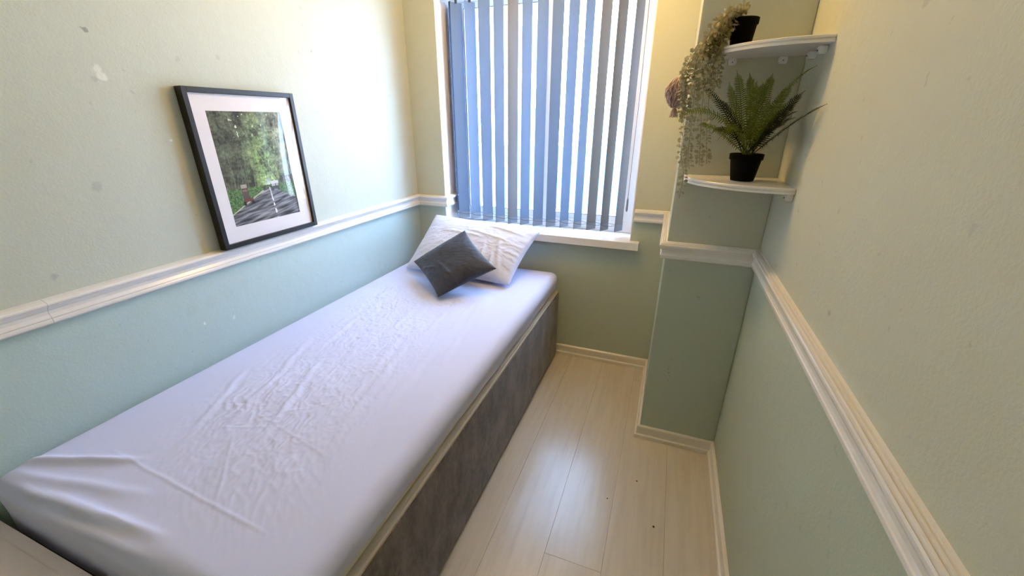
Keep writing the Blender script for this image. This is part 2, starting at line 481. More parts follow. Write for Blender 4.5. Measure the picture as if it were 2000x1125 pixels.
# ------------------------------------------------------------------ vertical blind
blind = empty('vertical_blind', (.75, .06, 1.96), label='grey-blue vertical fabric blind with open vanes hanging in the window', category='blind')
BL = Vector((.75, .06, 1.96))
def bl(o): o.location = -BL; return o
bl(MB().box((WX0+.008, .032, 1.958), (WX1-.008, .085, 1.996)).build('headrail', m_upvc, blind, bevel=.004))
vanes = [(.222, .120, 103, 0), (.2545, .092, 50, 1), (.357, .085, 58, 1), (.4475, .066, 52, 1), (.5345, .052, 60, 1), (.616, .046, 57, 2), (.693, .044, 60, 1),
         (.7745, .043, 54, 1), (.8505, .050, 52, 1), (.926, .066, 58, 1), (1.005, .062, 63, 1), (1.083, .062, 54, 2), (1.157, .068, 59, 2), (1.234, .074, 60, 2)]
vanes[1] = (.277, .084, 50, 1)
VW = .070
chain_pts = []
for i, (vx, vy, ang, kind) in enumerate(vanes):
    zb = .797
    zt = 1.945
    V = []; F = []
    nz, nx = 14, 8
    tw = random.uniform(-4, 4)
    for j in range(nz+1):
        t = j/nz; z = zb+(zt-zb)*t
        a = math.radians(ang + tw*(t-.3))
        cx, sx = math.cos(a), math.sin(a)
        for k in range(nx+1):
            s = (k/nx-.5)*VW
            if t > .97: s *= .96
            cup = .0032*(1-(2*k/nx-1)**2)*(1 if kind != 0 else .5)
            V.append((vx+s*cx-cup*-sx*-1, vy+.0+s*sx+cup*cx, z))
    for j in range(nz):
        for k in range(nx):
            p = j*(nx+1)+k; F.append((p, p+1, p+nx+2, p+nx+1))
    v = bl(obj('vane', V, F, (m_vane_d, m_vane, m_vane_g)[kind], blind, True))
    a = math.radians(ang - tw*.3); cx, sx = math.cos(a), math.sin(a)
    hw = VW/2-.001
    wv = []
    for (s, e) in ((-hw, -.0018), (hw, -.0018), (hw, .0018), (-hw, .0018)):
        wv.append((vx+s*cx-e*sx, vy+s*sx+e*cx+.0015*cx))
    MB().add([(p[0], p[1], zb-.001) for p in wv]+[(p[0], p[1], zb+.036) for p in wv],
             [(3, 2, 1, 0), (4, 5, 6, 7), (0, 1, 5, 4), (1, 2, 6, 5), (2, 3, 7, 6), (3, 0, 4, 7)]).build('bottom_weight', m_weight, v)
    MB().box((vx-.006, vy-.004, zt-.004), (vx+.006, vy+.004, 1.962)).build('hanger', m_chain, v)
    chain_pts.append(((vx-hw*cx, vy-hw*sx-.003, zb+.036), (vx+hw*cx, vy+hw*sx-.003, zb+.036)))
cm = MB()
for side in (0, 1):
    for a, b in zip(chain_pts[:-1], chain_pts[1:]):
        A, B = Vector(a[side]), Vector(b[side])
        cm.tube([A, A.lerp(B, .25)-Vector((0, 0, .005)), A.lerp(B, .5)-Vector((0, 0, .007)), A.lerp(B, .75)-Vector((0, 0, .005)), B], .0011, 5)
bl(cm.build('bottom_chain', m_chain, blind))
bl(MB().tube([(1.272, .040, 1.958), (1.275, .038, 1.5), (1.272, .036, .985)], .0013, 5).build('pull_cord', m_chain, blind))
bl(MB().tube([(1.272, .036, .988), (1.272, .036, .975), (1.272, .036, .925), (1.272, .036, .915)], [.002, .005, .0055, .003], 8).build('cord_weight', m_weight, blind))

# ------------------------------------------------------------------ bed: divan base, mattress, fitted sheet
BX0, BX1, BY0, BY1 = .012, .942, -1.968, -.035
base = empty('bed_base', (.47, -1.0, 0), label='divan bed base in brown crushed velvet along the left wall', category='bed base')
BB = Vector((.47, -1.0, 0))
def bb(o): o.location = -BB; return o
ZB = .432
bb(MB().box((BX1-.03, BY0+.01, .018), (BX1, BY1, ZB)).build('side_panel', m_base, base, bevel=.006))
bb(MB().box((BX0, BY0, .018), (BX1-.002, BY0+.03, ZB)).build('foot_panel', m_base, base, bevel=.006))
bb(MB().box((BX0, BY1-.03, .018), (BX1-.03, BY1, ZB)).build('head_panel', m_base, base, bevel=.006))
bb(MB().box((BX0, BY0+.03, .018), (BX0+.03, BY1-.03, ZB)).build('side_panel', m_base, base, bevel=.006))
bb(MB().box((BX0+.004, BY0+.004, ZB-.02), (BX1-.004, BY1-.002, ZB+.008)).build('top_panel', m_basetop, base, bevel=.007))
for fx, fy in ((.06, -.09), (.9, -.09), (.06, -1.92), (.9, -1.92), (.9, -1.02)):
    bb(MB().lathe([(0, 0), (.018, 0), (.022, .006), (.022, .02), (0, .02)], (fx, fy, 0), 12).build('foot', m_pot, base))

TOP = .5635
mx0, mx1, my0, my1 = .008, .938, -1.984, -.052
matt = MB().box((mx0+.008, my0+.020, ZB+.009), (mx1-.012, my1-.008, TOP-.02)).build('mattress', m_mattress, None, bevel=.018, seg=3,
        label='cream single mattress on the divan base, under the fitted sheet', category='mattress')

def ridge(x, y, x0, y0, x1, y1, amp, wid, fade=.35, wig=.008):
    dx, dy = x1-x0, y1-y0; L = math.hypot(dx, dy); dx /= L; dy /= L
    s = ((x-x0)*dx+(y-y0)*dy)/L; d = (x-x0)*-dy+(y-y0)*dx
    env = np.clip(s/fade, 0, 1)*np.clip((1-s)/fade, 0, 1); env = env*env*(3-2*env)
    d = d + wig*noise2(s*4*L/.3, s*0+x0*31, 3)
    return amp*env*np.exp(-(d/wid)**2)

def make_sheet():
    r = .045; emax = .19
    def axis(a0, a1, step, edge):
        inner0, inner1 = a0+r, a1-r
        e = list(np.linspace(-emax, 0, edge))[:-1]
        i = list(np.linspace(inner0, inner1, int((inner1-inner0)/step)+1))
        return np.array([inner0+q for q in e]+i+[inner1-q for q in reversed(e)]), inner0, inner1
    ax, ix0, ix1 = axis(mx0, mx1, .0036, 32)
    ay, iy0, iy1 = axis(my0, my1, .0036, 32)
    X, Y = np.meshgrid(ax, ay)
    cx = np.clip(X, ix0, ix1); cy = np.clip(Y, iy0, iy1)
    dx = X-cx; dy = Y-cy
    e = (np.abs(dx)**3.5+np.abs(dy)**3.5)**(1/3.5); nx = dx/np.maximum(e, 1e-9); ny = dy/np.maximum(e, 1e-9)
    # hem: uneven, rides up towards the foot on the open side
    hem = .127 + .060*np.clip((iy0-.01-Y)/.03, 0, 1) + .006*noise2(Y*5, X*5, 4)
    hem = hem - .020*np.clip((-Y-1.15)/.7, 0, 1)*(X > .6)
    e = np.minimum(e, hem)
    q = math.pi/2*r
    off = np.where(e < q, r*np.sin(np.minimum(e, q)/r), r)
    z = np.where(e < q, -r*(1-np.cos(np.minimum(e, q)/r)), -r-(e-q))
    # the drop on the open side leans in a little and ripples
    drop = np.clip((e-q)/.05, 0, 1)
    off = off - .010*drop*(X > .6) + .0025*drop*noise2(Y*9, e*6, 5)
    px = cx+nx*off; py = cy+ny*off
    # ---- wrinkles on the lying surface
    top = np.clip(1-e/.05, 0, 1)
    h = np.zeros_like(X)
    u, v = X, Y
    # body dip
    h -= .006*np.exp(-(((u-.47)/.25)**2+((v+1.0)/.55)**2))
    # region of crushed cotton along the middle
    reg = np.exp(-(((u-.42+.10*(v+1.0))/.24)**4))*np.clip((v+1.86)/.25, 0, 1)*np.clip((-.50-v)/.18, 0, 1)
    reg = reg*(.55+.6*np.clip(.5+fbm(u*4, v*3, 77, 3)*1.3, 0, 1))
    a = math.radians(16)
    s = u*math.cos(a)+v*math.sin(a); t = -u*math.sin(a)+v*math.cos(a)
    w1 = fbm(u*9, v*9, 21, 3)
    n1 = noise2(s*42+w1*1.6, t*15+w1*1.2, 31); n2 = noise2(s*70+w1*2.2, t*34+w1*2, 41)
    n3 = noise2(s*24+w1, t*7, 51)
    h += reg*(.0030*(1-np.abs(n1)*1.6)**2 + .0018*(1-np.abs(n2)*1.7)**2 + .0030*n3)
    # soft long pulls
    a = math.radians(14)
    s = u*math.cos(a)+v*math.sin(a); t = -u*math.sin(a)+v*math.cos(a)
    n4 = noise2(s*13+.4*w1, t*2.2, 61)
    h += .0030*n4*np.clip((v+1.9)/.3, 0, 1)*np.clip((-.3-v)/.3, 0, 1)*np.exp(-(((u-.55)/.36)**4))
    for (x0, ya, x1, yb, am, wd) in [(.409, -1.692, .193, -1.12, .0065, .011), (.546, -1.70, .330, -1.20, .0065, .010), (.71, -1.62, .585, -1.02, .006, .012),
                                     (.345, -1.75, .150, -1.38, .005, .010), (.64, -1.50, .52, -.95, .004, .010), (.78, -1.6, .70, -1.0, .003, .016),
                                     (.80, -1.2, .70, -.6, .003, .012), (.62, -1.05, .58, -.66, .004, .009), (.47, -1.05, .42, -.66, .004, .008),
                                     (.30, -1.25, .24, -.85, .004, .009), (.70, -.95, .66, -.55, .003, .009)]:
        h += .7*(ridge(u, v, x0, ya, x1, yb, am, wd) - .6*ridge(u, v, x0+.020, ya, x1+.020, yb, am, wd*1.1))
    # ironed fold creases
    for (x0, ya, x1, yb, am, wd) in [(.16, -1.815, .80, -1.850, .0022, .0035), (.407, -1.64, .64, -1.87, .0016, .003), (.40, -1.62, .66, -1.40, .0016, .003),
                                     (.40, -1.575, .74, -1.635, .0016, .003), (.36, -1.66, .52, -1.60, .0014, .003)]:
        h += ridge(u, v, x0, ya, x1, yb, am*.75, wd, .15, .002)
    # fine gathers near the foot side of the creases
    gz = np.exp(-(((u-.62)/.16)**2+((v+1.72)/.16)**2))
    h += gz*.0016*(1-np.abs(noise2(u*30+v*34, (v-u)*9, 71))*1.6)**2
    # tension folds fanning out of the far foot corner
    for (x0, ya, x1, yb, am, wd) in [(-.02, -1.935, .33, -1.80, .012, .012), (.0, -1.975, .62, -1.925, .011, .011), (.02, -2.0, .66, -1.965, .010, .010),
                                     (.02, -1.955, .46, -1.870, .006, .014)]:
        h += ridge(u, v, x0, ya, x1, yb, am, wd, .3, .003)
    h += .0012*fbm(u*5, v*5, 91, 3)
    footz = np.clip((-v-1.80)/.12, 0, 1)
    pz = TOP + z + h*np.clip(1-e/.10, 0, 1)
    py = py - footz*h*.6*(e > .01)
    verts = np.stack([px, py, pz], -1).reshape(-1, 3)
    ny_, nx_ = X.shape
    idx = np.arange(ny_*nx_).reshape(ny_, nx_)
    faces = np.stack([idx[:-1, :-1], idx[:-1, 1:], idx[1:, 1:], idx[1:, :-1]], -1).reshape(-1, 4)
    me = bpy.data.meshes.new('fitted_sheet')
    me.vertices.add(len(verts)); me.vertices.foreach_set('co', verts.ravel())
    me.loops.add(faces.size); me.loops.foreach_set('vertex_index', faces.ravel())
    me.polygons.add(len(faces)); me.polygons.foreach_set('loop_start', np.arange(0, faces.size, 4)); me.polygons.foreach_set('loop_total', np.full(len(faces), 4))
    me.update(calc_edges=True); me.validate()
    me.polygons.foreach_set('use_smooth', [True]*len(me.polygons))
    me.materials.append(m_sheet)
    o = bpy.data.objects.new('fitted_sheet', me); COL.objects.link(o)
    o['label'] = 'creased white fitted sheet stretched over the mattress'; o['category'] = 'bed sheet'
make_sheet()

# ------------------------------------------------------------------ pillow and cushion
def pillow(name, corners, thick, mat, n=90, pinch=.06, wr=.004, seed=1, bulge=.5, back=1.0, creases=(), **props):
    TL, TR, BL_, BR = [Vector(c) for c in corners]
    A = np.linspace(-1, 1, n); U, Vv = np.meshgrid(A, A)
    def bil(u, v):
        u = (u+1)/2; v = (v+1)/2
        c = [np.array(p) for p in (TL, TR, BL_, BR)]
        return ((1-u)*v)[..., None]*c[0]+(u*v)[..., None]*c[1]+((1-u)*(1-v))[..., None]*c[2]+(u*(1-v))[..., None]*c[3]
    # edges draw in between the corners
    Up = U*(1-pinch*(1-Vv**2)*np.abs(U)); Vp = Vv*(1-pinch*(1-U**2)*np.abs(Vv))
    P = bil(Up, Vp)
    ex = (TR-TL+BR-BL_).normalized(); ey = (TL-BL_+TR-BR).normalized(); nz = np.array(ex.cross(ey).normalized())
    t = np.clip((1-U**2), 0, 1)**bulge*np.clip((1-Vv**2), 0, 1)**bulge
    s = (TR-TL).length
    w0 = fbm(U*2.5, Vv*2.5, seed, 4)
    rim = np.clip((1-np.maximum(np.abs(U), np.abs(Vv)))/.5, 0, 1)
    ang = np.arctan2(Vv, U)
    gath = noise2(ang*7+w0, (1-rim)*1.5, seed+5)*(1-rim)*np.clip(rim*8, 0, 1)
    disp = wr*(w0*1.6*t + gath*1.3 + .7*(1-np.abs(noise2(U*7+w0*2, Vv*4+w0*2, seed+9))*1.7)**2*t)
    for (a0, b0, a1, b1, am, wd) in creases:
        disp = disp + ridge(U, Vv, a0, b0, a1, b1, am, wd)
    F_ = P + (thick*t+disp)[..., None]*nz
    B_ = P - (thick*back*t)[..., None]*nz
    V = np.concatenate([F_.reshape(-1, 3), B_.reshape(-1, 3)])
    idx = np.arange(n*n).reshape(n, n)
    f = np.stack([idx[:-1, :-1], idx[:-1, 1:], idx[1:, 1:], idx[1:, :-1]], -1).reshape(-1, 4)
    fb = f[:, ::-1]+n*n
    ring = list(idx[0, :])+list(idx[1:, -1])+list(idx[-1, -2::-1])+list(idx[-2:0, 0])
    side = [(ring[i], ring[i]+n*n, ring[(i+1) % len(ring)]+n*n, ring[(i+1) % len(ring)]) for i in range(len(ring))]
    o = obj(name, V, [tuple(q) for q in f]+[tuple(q) for q in fb]+side, mat, None, True, **props)
    bm = bmesh.new(); bm.from_mesh(o.data)
    bmesh.ops.remove_doubles(bm, verts=bm.verts[:], dist=1e-5)
    bmesh.ops.recalc_face_normals(bm, faces=bm.faces[:])
    bm.to_mesh(o.data); bm.free()
    return o
pillow('pillow', [(.165, -.075, .835), (.835, -.105, .795), (.115, -.36, .583), (.765, -.40, .580)], .085, m_pillow, 130, .05, .0030, 3, .42, .75,
       creases=[(.45, -.9, .35, .1, .008, .03), (.62, -.95, .55, -.1, .008, .03), (.8, -.9, .5, .5, .007, .04), (.95, .6, .1, .75, .007, .05),
                (.9, .2, -.2, .45, .006, .05), (-.6, .3, .4, .2, .005, .05), (.2, -.8, .7, -.55, .007, .04)],
       label='plump white pillow propped against the sill at the head of the bed', category='pillow')
pillow('cushion', [(.505, -.365, .838), (.742, -.51, .705), (.195, -.395, .640), (.50, -.665, .580)],   .062, m_cushion, 110, .07, .0013, 8, .5, .85,
       creases=[(-.1, -.3, .8, -.2, .005, .05), (-.3, -.95, .2, -.4, .005, .04), (-.8, .2, -.1, -.1, .004, .06), (.0, -.9, .5, -.5, .005, .04), (-.85, -.6, -.35, -.6, .004, .04)],
       label='small charcoal velvet cushion set cornerwise against the white pillow', category='cushion')

# ------------------------------------------------------------------ low chest at the foot of the bed
ZO = .456
ch = empty('blanket_chest', (.31, -2.2, 0), label='low beige painted chest at the foot of the bed, only its top corner showing', category='chest')
CH = Vector((.31, -2.2, 0))
def cc(o): o.location = -CH; return o
cc(MB().box((.02, -2.385, .02), (.60, -2.012, ZO-.024)).build('body', m_ottoman, ch, bevel=.003))
ld = cc(MB().box((.014, -2.39, ZO-.022), (.606, -2.000, ZO-.004)).build('lid', m_ottoman, ch, bevel=.003))
m = MB()
for (a, b) in (((.014, -2.023, ZO-.005), (.606, -2.000, ZO)), ((.014, -2.39, ZO-.005), (.606, -2.371, ZO)), ((.014, -2.371, ZO-.005), (.033, -2.023, ZO)), ((.587, -2.371, ZO-.005), (.606, -2.023, ZO))):
    m.box(a, b)
m.build('edge_band', m_ottoman, ld, bevel=.0015)
for fx in (.06, .56):
    for fy in (-2.35, -2.05):
        cc(MB().box((fx-.02, fy-.02, 0), (fx+.02, fy+.02, .022)).build('foot', m_ottoman, ch))

# ------------------------------------------------------------------ framed photograph standing on the rail
PY0, PY1, PZ0, PZ1 = -1.287, -.866, HR-.002, 1.461
pic = empty('framed_picture', (0, 0, 0), label='black framed print of a tree-lined road standing on the left wall rail', category='picture')
PH, PW = PZ1-PZ0, PY1-PY0
# local frame: x out of the wall, y along the wall, z up; leans back slightly
lean = math.radians(1.0)
pic.location = (.0100, PY0, PZ0+.0012)
pic.rotation_euler = (0, -lean, 0)
fw_, fd = .0165, .030
f1 = MB()
f1.box((0, 0, 0), (fd, fw_, PH)).build('side_rail', m_black, pic, bevel=.001, seg=1)
MB().box((0, PW-fw_, 0), (fd, PW, PH)).build('side_rail', m_black, pic, bevel=.001, seg=1)
MB().box((0, fw_, 0), (fd, PW-fw_, fw_)).build('bottom_rail', m_black, pic, bevel=.001, seg=1)
MB().box((0, fw_, PH-fw_), (fd, PW-fw_, PH)).build('top_rail', m_black, pic, bevel=.001, seg=1)
MB().box((.001, fw_, fw_), (.004, PW-fw_, PH-fw_)).build('back_board', m_black, pic)
oy0, oy1, oz0, oz1 = .064, PW-.070, .070, PH-.069
mt = MB()
mt.box((.018, fw_, fw_), (.020, oy0, PH-fw_)); mt.box((.018, oy1, fw_), (.020, PW-fw_, PH-fw_))
mt.box((.018, oy0, fw_), (.020, oy1, oz0)); mt.box((.018, oy0, oz1), (.020, oy1, PH-fw_))
mt.build('mat_board', m_mat, pic)

def road_print():
    nx, ny = 190, 262
    u = np.linspace(0, 1, nx); v = np.linspace(0, 1, ny)
    U, Vv = np.meshgrid(u, v)            # u: left to right as seen from the room; v: bottom to top
    vx, vy = .60, .31                    # vanishing point of the road
    C = np.zeros((ny, nx, 3))
    leaf = fbm(U*14, Vv*18, 1, 5); fine = noise2(U*60, Vv*75, 9); fine2 = noise2(U*32, Vv*40, 19)
    d = np.hypot((U-vx)*1.6, (Vv-.48)*.75)
    glow = np.exp(-(d/.30)**2)
    rs = np.clip((U-.62)/.3, 0, 1)*np.clip((Vv-.25)/.2, 0, 1)
    base = np.stack([.135+.17*rs, .155+.16*rs, .10+.12*rs], -1)
    green = np.stack([.33+.0*U, .46+0*U, .19+0*U], -1)
    C = base*(1-glow[..., None])+green*glow[..., None]
    big = fbm(U*6, Vv*7, 44, 3)
    lum = np.clip(1.15+leaf*.9+big*1.1+fine*.45+fine2*.5, .22, 3.0)
    C = C*lum[..., None]
    # trunks leaning in over the road
    for k in range(34):
        left = k < 20
        bx = random.uniform(-.05, .42) if left else random.uniform(.74, 1.05)
        by = .20+.10*random.random()
        if left: txp = bx+random.uniform(-.03, .10)
        else: txp = bx-random.uniform(.20, .45)
        ty = random.uniform(.6, .95)
        s = np.clip((Vv-by)/(ty-by), 0, 1)
        cx = bx+(txp-bx)*s+.012*np.sin(s*7+k)
        wd = .0065*(1-.6*s)
        mk = np.exp(-((U-cx)/wd)**2)*((Vv > by) & (Vv < ty))*(.5-.2*s)
        tone = np.array([.12, .11, .09]) if k % 3 else np.array([.42, .42, .36])
        C = C*(1-mk[..., None])+tone*mk[..., None]
    hi = (noise2(U*26, Vv*34, 33) > .62) & (np.abs(Vv-.88) < .10) & (U > .25) & (U < .8)
    C[hi] = (.75, .80, .66)
    sky = np.exp(-(((U-vx)/.045)**2+((Vv-vy-.03)/.05)**2))
    C = C*(1-sky[..., None]*.8)+np.array([.72, .80, .78])*sky[..., None]*.8
    # verges
    lft = vx-(vy-Vv)/vy*.86-.02; rgt = vx+(vy-Vv)/vy*.75+.03
    road = (Vv < vy) & (U > lft) & (U < rgt)
    verge = (Vv < vy+.02) & ~road
    vg = np.stack([.17+.13*fine+.06*fine2, .30+.20*fine+.10*fine2, .11+.08*fine], -1)
    C = np.where(verge[..., None], np.clip(vg, .02, 1), C)
    shoulder = (Vv < vy) & (U > lft-.03) & (U < lft+.015)
    C[shoulder] = (.66, .60, .48)
    # asphalt with streaks of shade and light
    st = noise2(U*3+Vv*2, Vv*48-U*7, 5)+.5*noise2(U*7, Vv*85-U*9, 6)
    rd = np.clip(.26+.30*st, .05, .78)
    C = np.where(road[..., None], np.stack([rd*1.0, rd*1.0, rd*1.06], -1), C)
    # broken centre line
    cl = vx+(vy-Vv)/vy*.03
    dash = road & (np.abs(U-cl) < .004+.012*(vy-Vv)/vy) & ((np.sin((1/(np.maximum(vy-Vv, .012)+.10))*9) > -.2) | (Vv > .19))
    C[dash] = (.88, .88, .88)
    def blob(x0, x1, y0_, y1_, c):
        q = (U > x0) & (U < x1) & (Vv > y0_) & (Vv < y1_); C[q] = c
    # small truck coming, handcart on the left shoulder
    blob(.62, .76, .285, .335, (.14, .15, .13)); blob(.63, .75, .335, .362, (.72, .74, .72)); blob(.64, .69, .312, .334, (.55, .58, .58)); blob(.70, .745, .312, .334, (.5, .52, .5))
    blob(.635, .655, .268, .288, (.02, .02, .02)); blob(.725, .745, .268, .288, (.02, .02, .02))
    blob(.50, .545, .285, .325, (.12, .12, .12)); blob(.555, .575, .29, .315, (.18, .16, .14))
    blob(.20, .33, .205, .235, (.30, .10, .09)); blob(.20, .29, .235, .34, (.20, .15, .12)); blob(.20, .28, .33, .365, (.52, .47, .42)); blob(.21, .27, .30, .318, (.42, .24, .20))
    blob(.19, .225, .175, .21, (.03, .03, .03)); blob(.30, .335, .18, .21, (.03, .03, .03))
    C = np.clip(C, .004, 1)
    g_ = C.mean(-1, keepdims=True); C = g_+(C-g_)*.82
    C = C**1.45*1.12
    C = np.clip(C, 0, .9)
    yy = oy0-.001+(oy1-oy0+.002)*U; zz = oz0-.001+(oz1-oz0+.002)*Vv
    verts = np.stack([np.full_like(yy, .0175), yy, zz], -1).reshape(-1, 3)
    idx = np.arange(ny*nx).reshape(ny, nx)
    faces = np.stack([idx[:-1, :-1], idx[:-1, 1:], idx[1:, 1:], idx[1:, :-1]], -1).reshape(-1, 4)
    o = obj('photo_print', verts, faces, None, pic)
    at = o.data.color_attributes.new('print', 'FLOAT_COLOR', 'POINT')
    at.data.foreach_set('color', np.concatenate([C.reshape(-1, 3), np.ones((ny*nx, 1))], 1).ravel())
    n = N('photo_print_paper'); a = n.n('ShaderNodeAttribute'); a.attribute_name = 'print'
    n.base(a.outputs['Color']); n.set(Roughness=.5); n.b.inputs['Specular IOR Level'].default_value = .2
    o.data.materials.append(n.m)
road_print()
# thin, slightly bowed acrylic glazing
gv = []; gf = []; gn = 24
for j in range(gn+1):
    for i in range(gn+1):
        a, b = i/gn, j/gn
        bow = .0066*math.sin(math.pi*a)*math.sin(math.pi*b)**.7+.0007*math.sin(a*5+b*3)*math.sin(math.pi*b)
        gv.append((.0225+bow, fw_+(PW-2*fw_)*a, fw_+(PH-2*fw_)*b))
for j in range(gn):
    for i in range(gn):
        p = j*(gn+1)+i; gf.append((p, p+1, p+gn+2, p+gn+1))
obj('glazing', gv, gf, m_acrylic, pic, True)

# ------------------------------------------------------------------ corner shelves
def shelf(name, z_top, rx, ry, label, brk):
    t = .0175
    root = empty(name, (W, YC, z_top-t), label=label, category='shelf', group='white corner shelves by the column')
    pts = [(W-.001, YC-.001), (W-rx, YC-.001), (W-rx, YC-.018)]
    for k in range(1, 24):
        q = math.pi/2*k/24
        pts.append((W-rx+.0+(rx-.018)*(1-math.cos(q)), YC-.018-(ry-.018)*math.sin(q)**.92))
    pts += [(W-.018, YC-ry), (W-.001, YC-ry)]
    V = []; n = len(pts)
    cxy = Vector((W, YC))
    rings = [(-t, 0), (-t+.002, .0), (-t*.62, .0), (-t*.58, .003), (-t*.45, .003), (-t*.40, 0), (-.002, 0), (0, .002)]
    for (dz, inset) in rings:
        for (x, y) in pts:
            p = Vector((x, y)); d = (cxy-p); d = d.normalized()*inset if d.length > .01 else d*0
            if x > W-.01: d.x = 0
            if y > YC-.01: d.y = 0
            V.append((x+d.x-W, y+d.y-YC, dz+t))
    F = []
    for r_ in range(len(rings)-1):
        for k in range(n):
            F.append((r_*n+k, r_*n+(k+1) % n, (r_+1)*n+(k+1) % n, (r_+1)*n+k))
    F.append(tuple(range(n))[::-1]); F.append(tuple((len(rings)-1)*n+k for k in range(n)))
    o = obj('board', V, F, m_gloss, root)
    bm = bmesh.new(); bm.from_mesh(o.data); bmesh.ops.recalc_face_normals(bm, faces=bm.faces[:]); bm.to_mesh(o.data); bm.free()
    for (x, y) in brk:
        if abs(y-YC) < .02: m = MB().box((x-.012-W, -.020, -.020), (x+.012-W, -.0005, -.0005)); c = (x-W, -.021, -.011)
        else: m = MB().box((-.020, y-.012-YC, -.020), (-.0005, y+.012-YC, -.0005)); c = (-.021, y-YC, -.011)
        b = m.build('bracket', m_upvc, root, bevel=.002)
        e = .0018
        MB().box((c[0]-e, c[1]-e, c[2]-e), (c[0]+e, c[1]+e, c[2]+e)).build('screw', m_chain, b, bevel=.001)
    return root
shelf('corner_shelf', 1.566, .272, .262, 'upper white curved corner shelf holding the trailing plant', [(1.739, YC), (1.60, YC), (W, -.70), (W, -.80)])
shelf('corner_shelf', 1.190, .292, .258, 'lower white curved corner shelf holding the fern', [(1.60, YC), (1.74, YC), (W, -.835), (W, -.68)])

# ------------------------------------------------------------------ fern
FP = Vector((1.680, -.715, 1.191))
fern = empty('potted_fern', FP, label='bright green fern in a black pot on the lower corner shelf', category='plant')
pot = MB().lathe([(0, .0), (.033, .0), (.034, .003), (.0435, .062), (.0475, .064), (.0485, .080), (.046, .081), (.043, .070), (.0, .068)], (0, 0, 0), 40)
pot.build('pot', m_pot, fern, True)
MB().lathe([(0, .072), (.02, .073), (.043, .069)], (0, 0, 0), 20).build('soil', m_soil, fern, True)

def frond(base, mid, tip, length_pairs, wmax, mat, rng):
    P0, P1, P2 = Vector(base), Vector(mid), Vector(tip)
    P1 = P1*2-(P0+P2)*.5                    # quadratic through mid
    pt = lambda t: P0*(1-t)**2+P1*2*t*(1-t)+P2*t*t
    m = MB()
    ts = [i/14 for i in range(15)]
    m.tube([pt(t) for t in ts], [.0016*(1-.7*t) for t in ts], 4)
    n = length_pairs
    upv = Vector((rng.uniform(-.25, .25), -.55, .8)).normalized()
    for i in range(n):
        t = .16+.83*i/(n-1)
        p = pt(t); tg = (pt(min(t+.02, 1))-pt(t-.02)).normalized()
        side = tg.cross(upv).normalized(); nrm = side.cross(tg).normalized()
        wl = wmax*(math.sin(math.pi*min(1, (t-.02)*.62+.28))**1.0)*(1 if t < .8 else max(.12, (1-t)/.2))
        for sg in (-1, 1):
            d = (side*sg+tg*.35+nrm*rng.uniform(-.05, .28)).normalized()
            L = wl*rng.uniform(.88, 1.08); b = .0021*min(1, wl/.018)
            tip_ = p+d*L - nrm*L*.18
            m.add([p-tg*b*.8, p+tg*b*.8, p+d*L*.55+tg*b*.9+nrm*.001, tip_, p+d*L*.55-tg*b*.9+nrm*.001], [(0, 1, 2), (0, 2, 4), (4, 2, 3)])
    return m.build('frond', mat, fern)
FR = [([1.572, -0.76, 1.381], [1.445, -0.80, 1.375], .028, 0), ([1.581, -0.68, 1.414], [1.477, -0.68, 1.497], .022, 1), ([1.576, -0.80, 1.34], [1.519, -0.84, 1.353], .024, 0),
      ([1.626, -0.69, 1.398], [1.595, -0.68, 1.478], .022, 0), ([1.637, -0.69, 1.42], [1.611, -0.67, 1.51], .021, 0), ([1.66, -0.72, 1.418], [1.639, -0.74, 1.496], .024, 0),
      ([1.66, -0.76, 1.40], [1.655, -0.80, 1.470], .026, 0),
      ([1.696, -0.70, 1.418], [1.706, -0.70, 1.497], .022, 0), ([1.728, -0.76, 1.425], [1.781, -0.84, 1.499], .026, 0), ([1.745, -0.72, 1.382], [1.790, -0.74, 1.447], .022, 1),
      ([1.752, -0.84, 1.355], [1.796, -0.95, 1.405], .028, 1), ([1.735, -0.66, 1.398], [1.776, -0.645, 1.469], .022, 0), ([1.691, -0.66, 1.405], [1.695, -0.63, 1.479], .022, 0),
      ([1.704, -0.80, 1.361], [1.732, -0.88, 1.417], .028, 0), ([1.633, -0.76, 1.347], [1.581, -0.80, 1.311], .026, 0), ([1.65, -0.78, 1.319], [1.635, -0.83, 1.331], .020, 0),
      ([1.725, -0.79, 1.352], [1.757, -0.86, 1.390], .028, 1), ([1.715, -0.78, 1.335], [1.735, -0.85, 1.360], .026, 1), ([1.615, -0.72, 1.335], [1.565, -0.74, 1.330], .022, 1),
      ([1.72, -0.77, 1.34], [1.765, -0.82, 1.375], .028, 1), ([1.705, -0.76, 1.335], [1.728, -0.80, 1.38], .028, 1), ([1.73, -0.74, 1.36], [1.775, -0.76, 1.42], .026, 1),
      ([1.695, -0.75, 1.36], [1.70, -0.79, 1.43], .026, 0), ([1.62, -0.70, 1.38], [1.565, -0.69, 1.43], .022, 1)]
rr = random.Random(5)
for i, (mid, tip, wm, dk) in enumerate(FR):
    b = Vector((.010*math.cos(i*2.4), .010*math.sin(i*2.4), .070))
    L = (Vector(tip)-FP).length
    frond(b, Vector(mid)-FP, Vector(tip)-FP, int(13+L*68), wm, m_fern_d if dk else m_fern, rr)

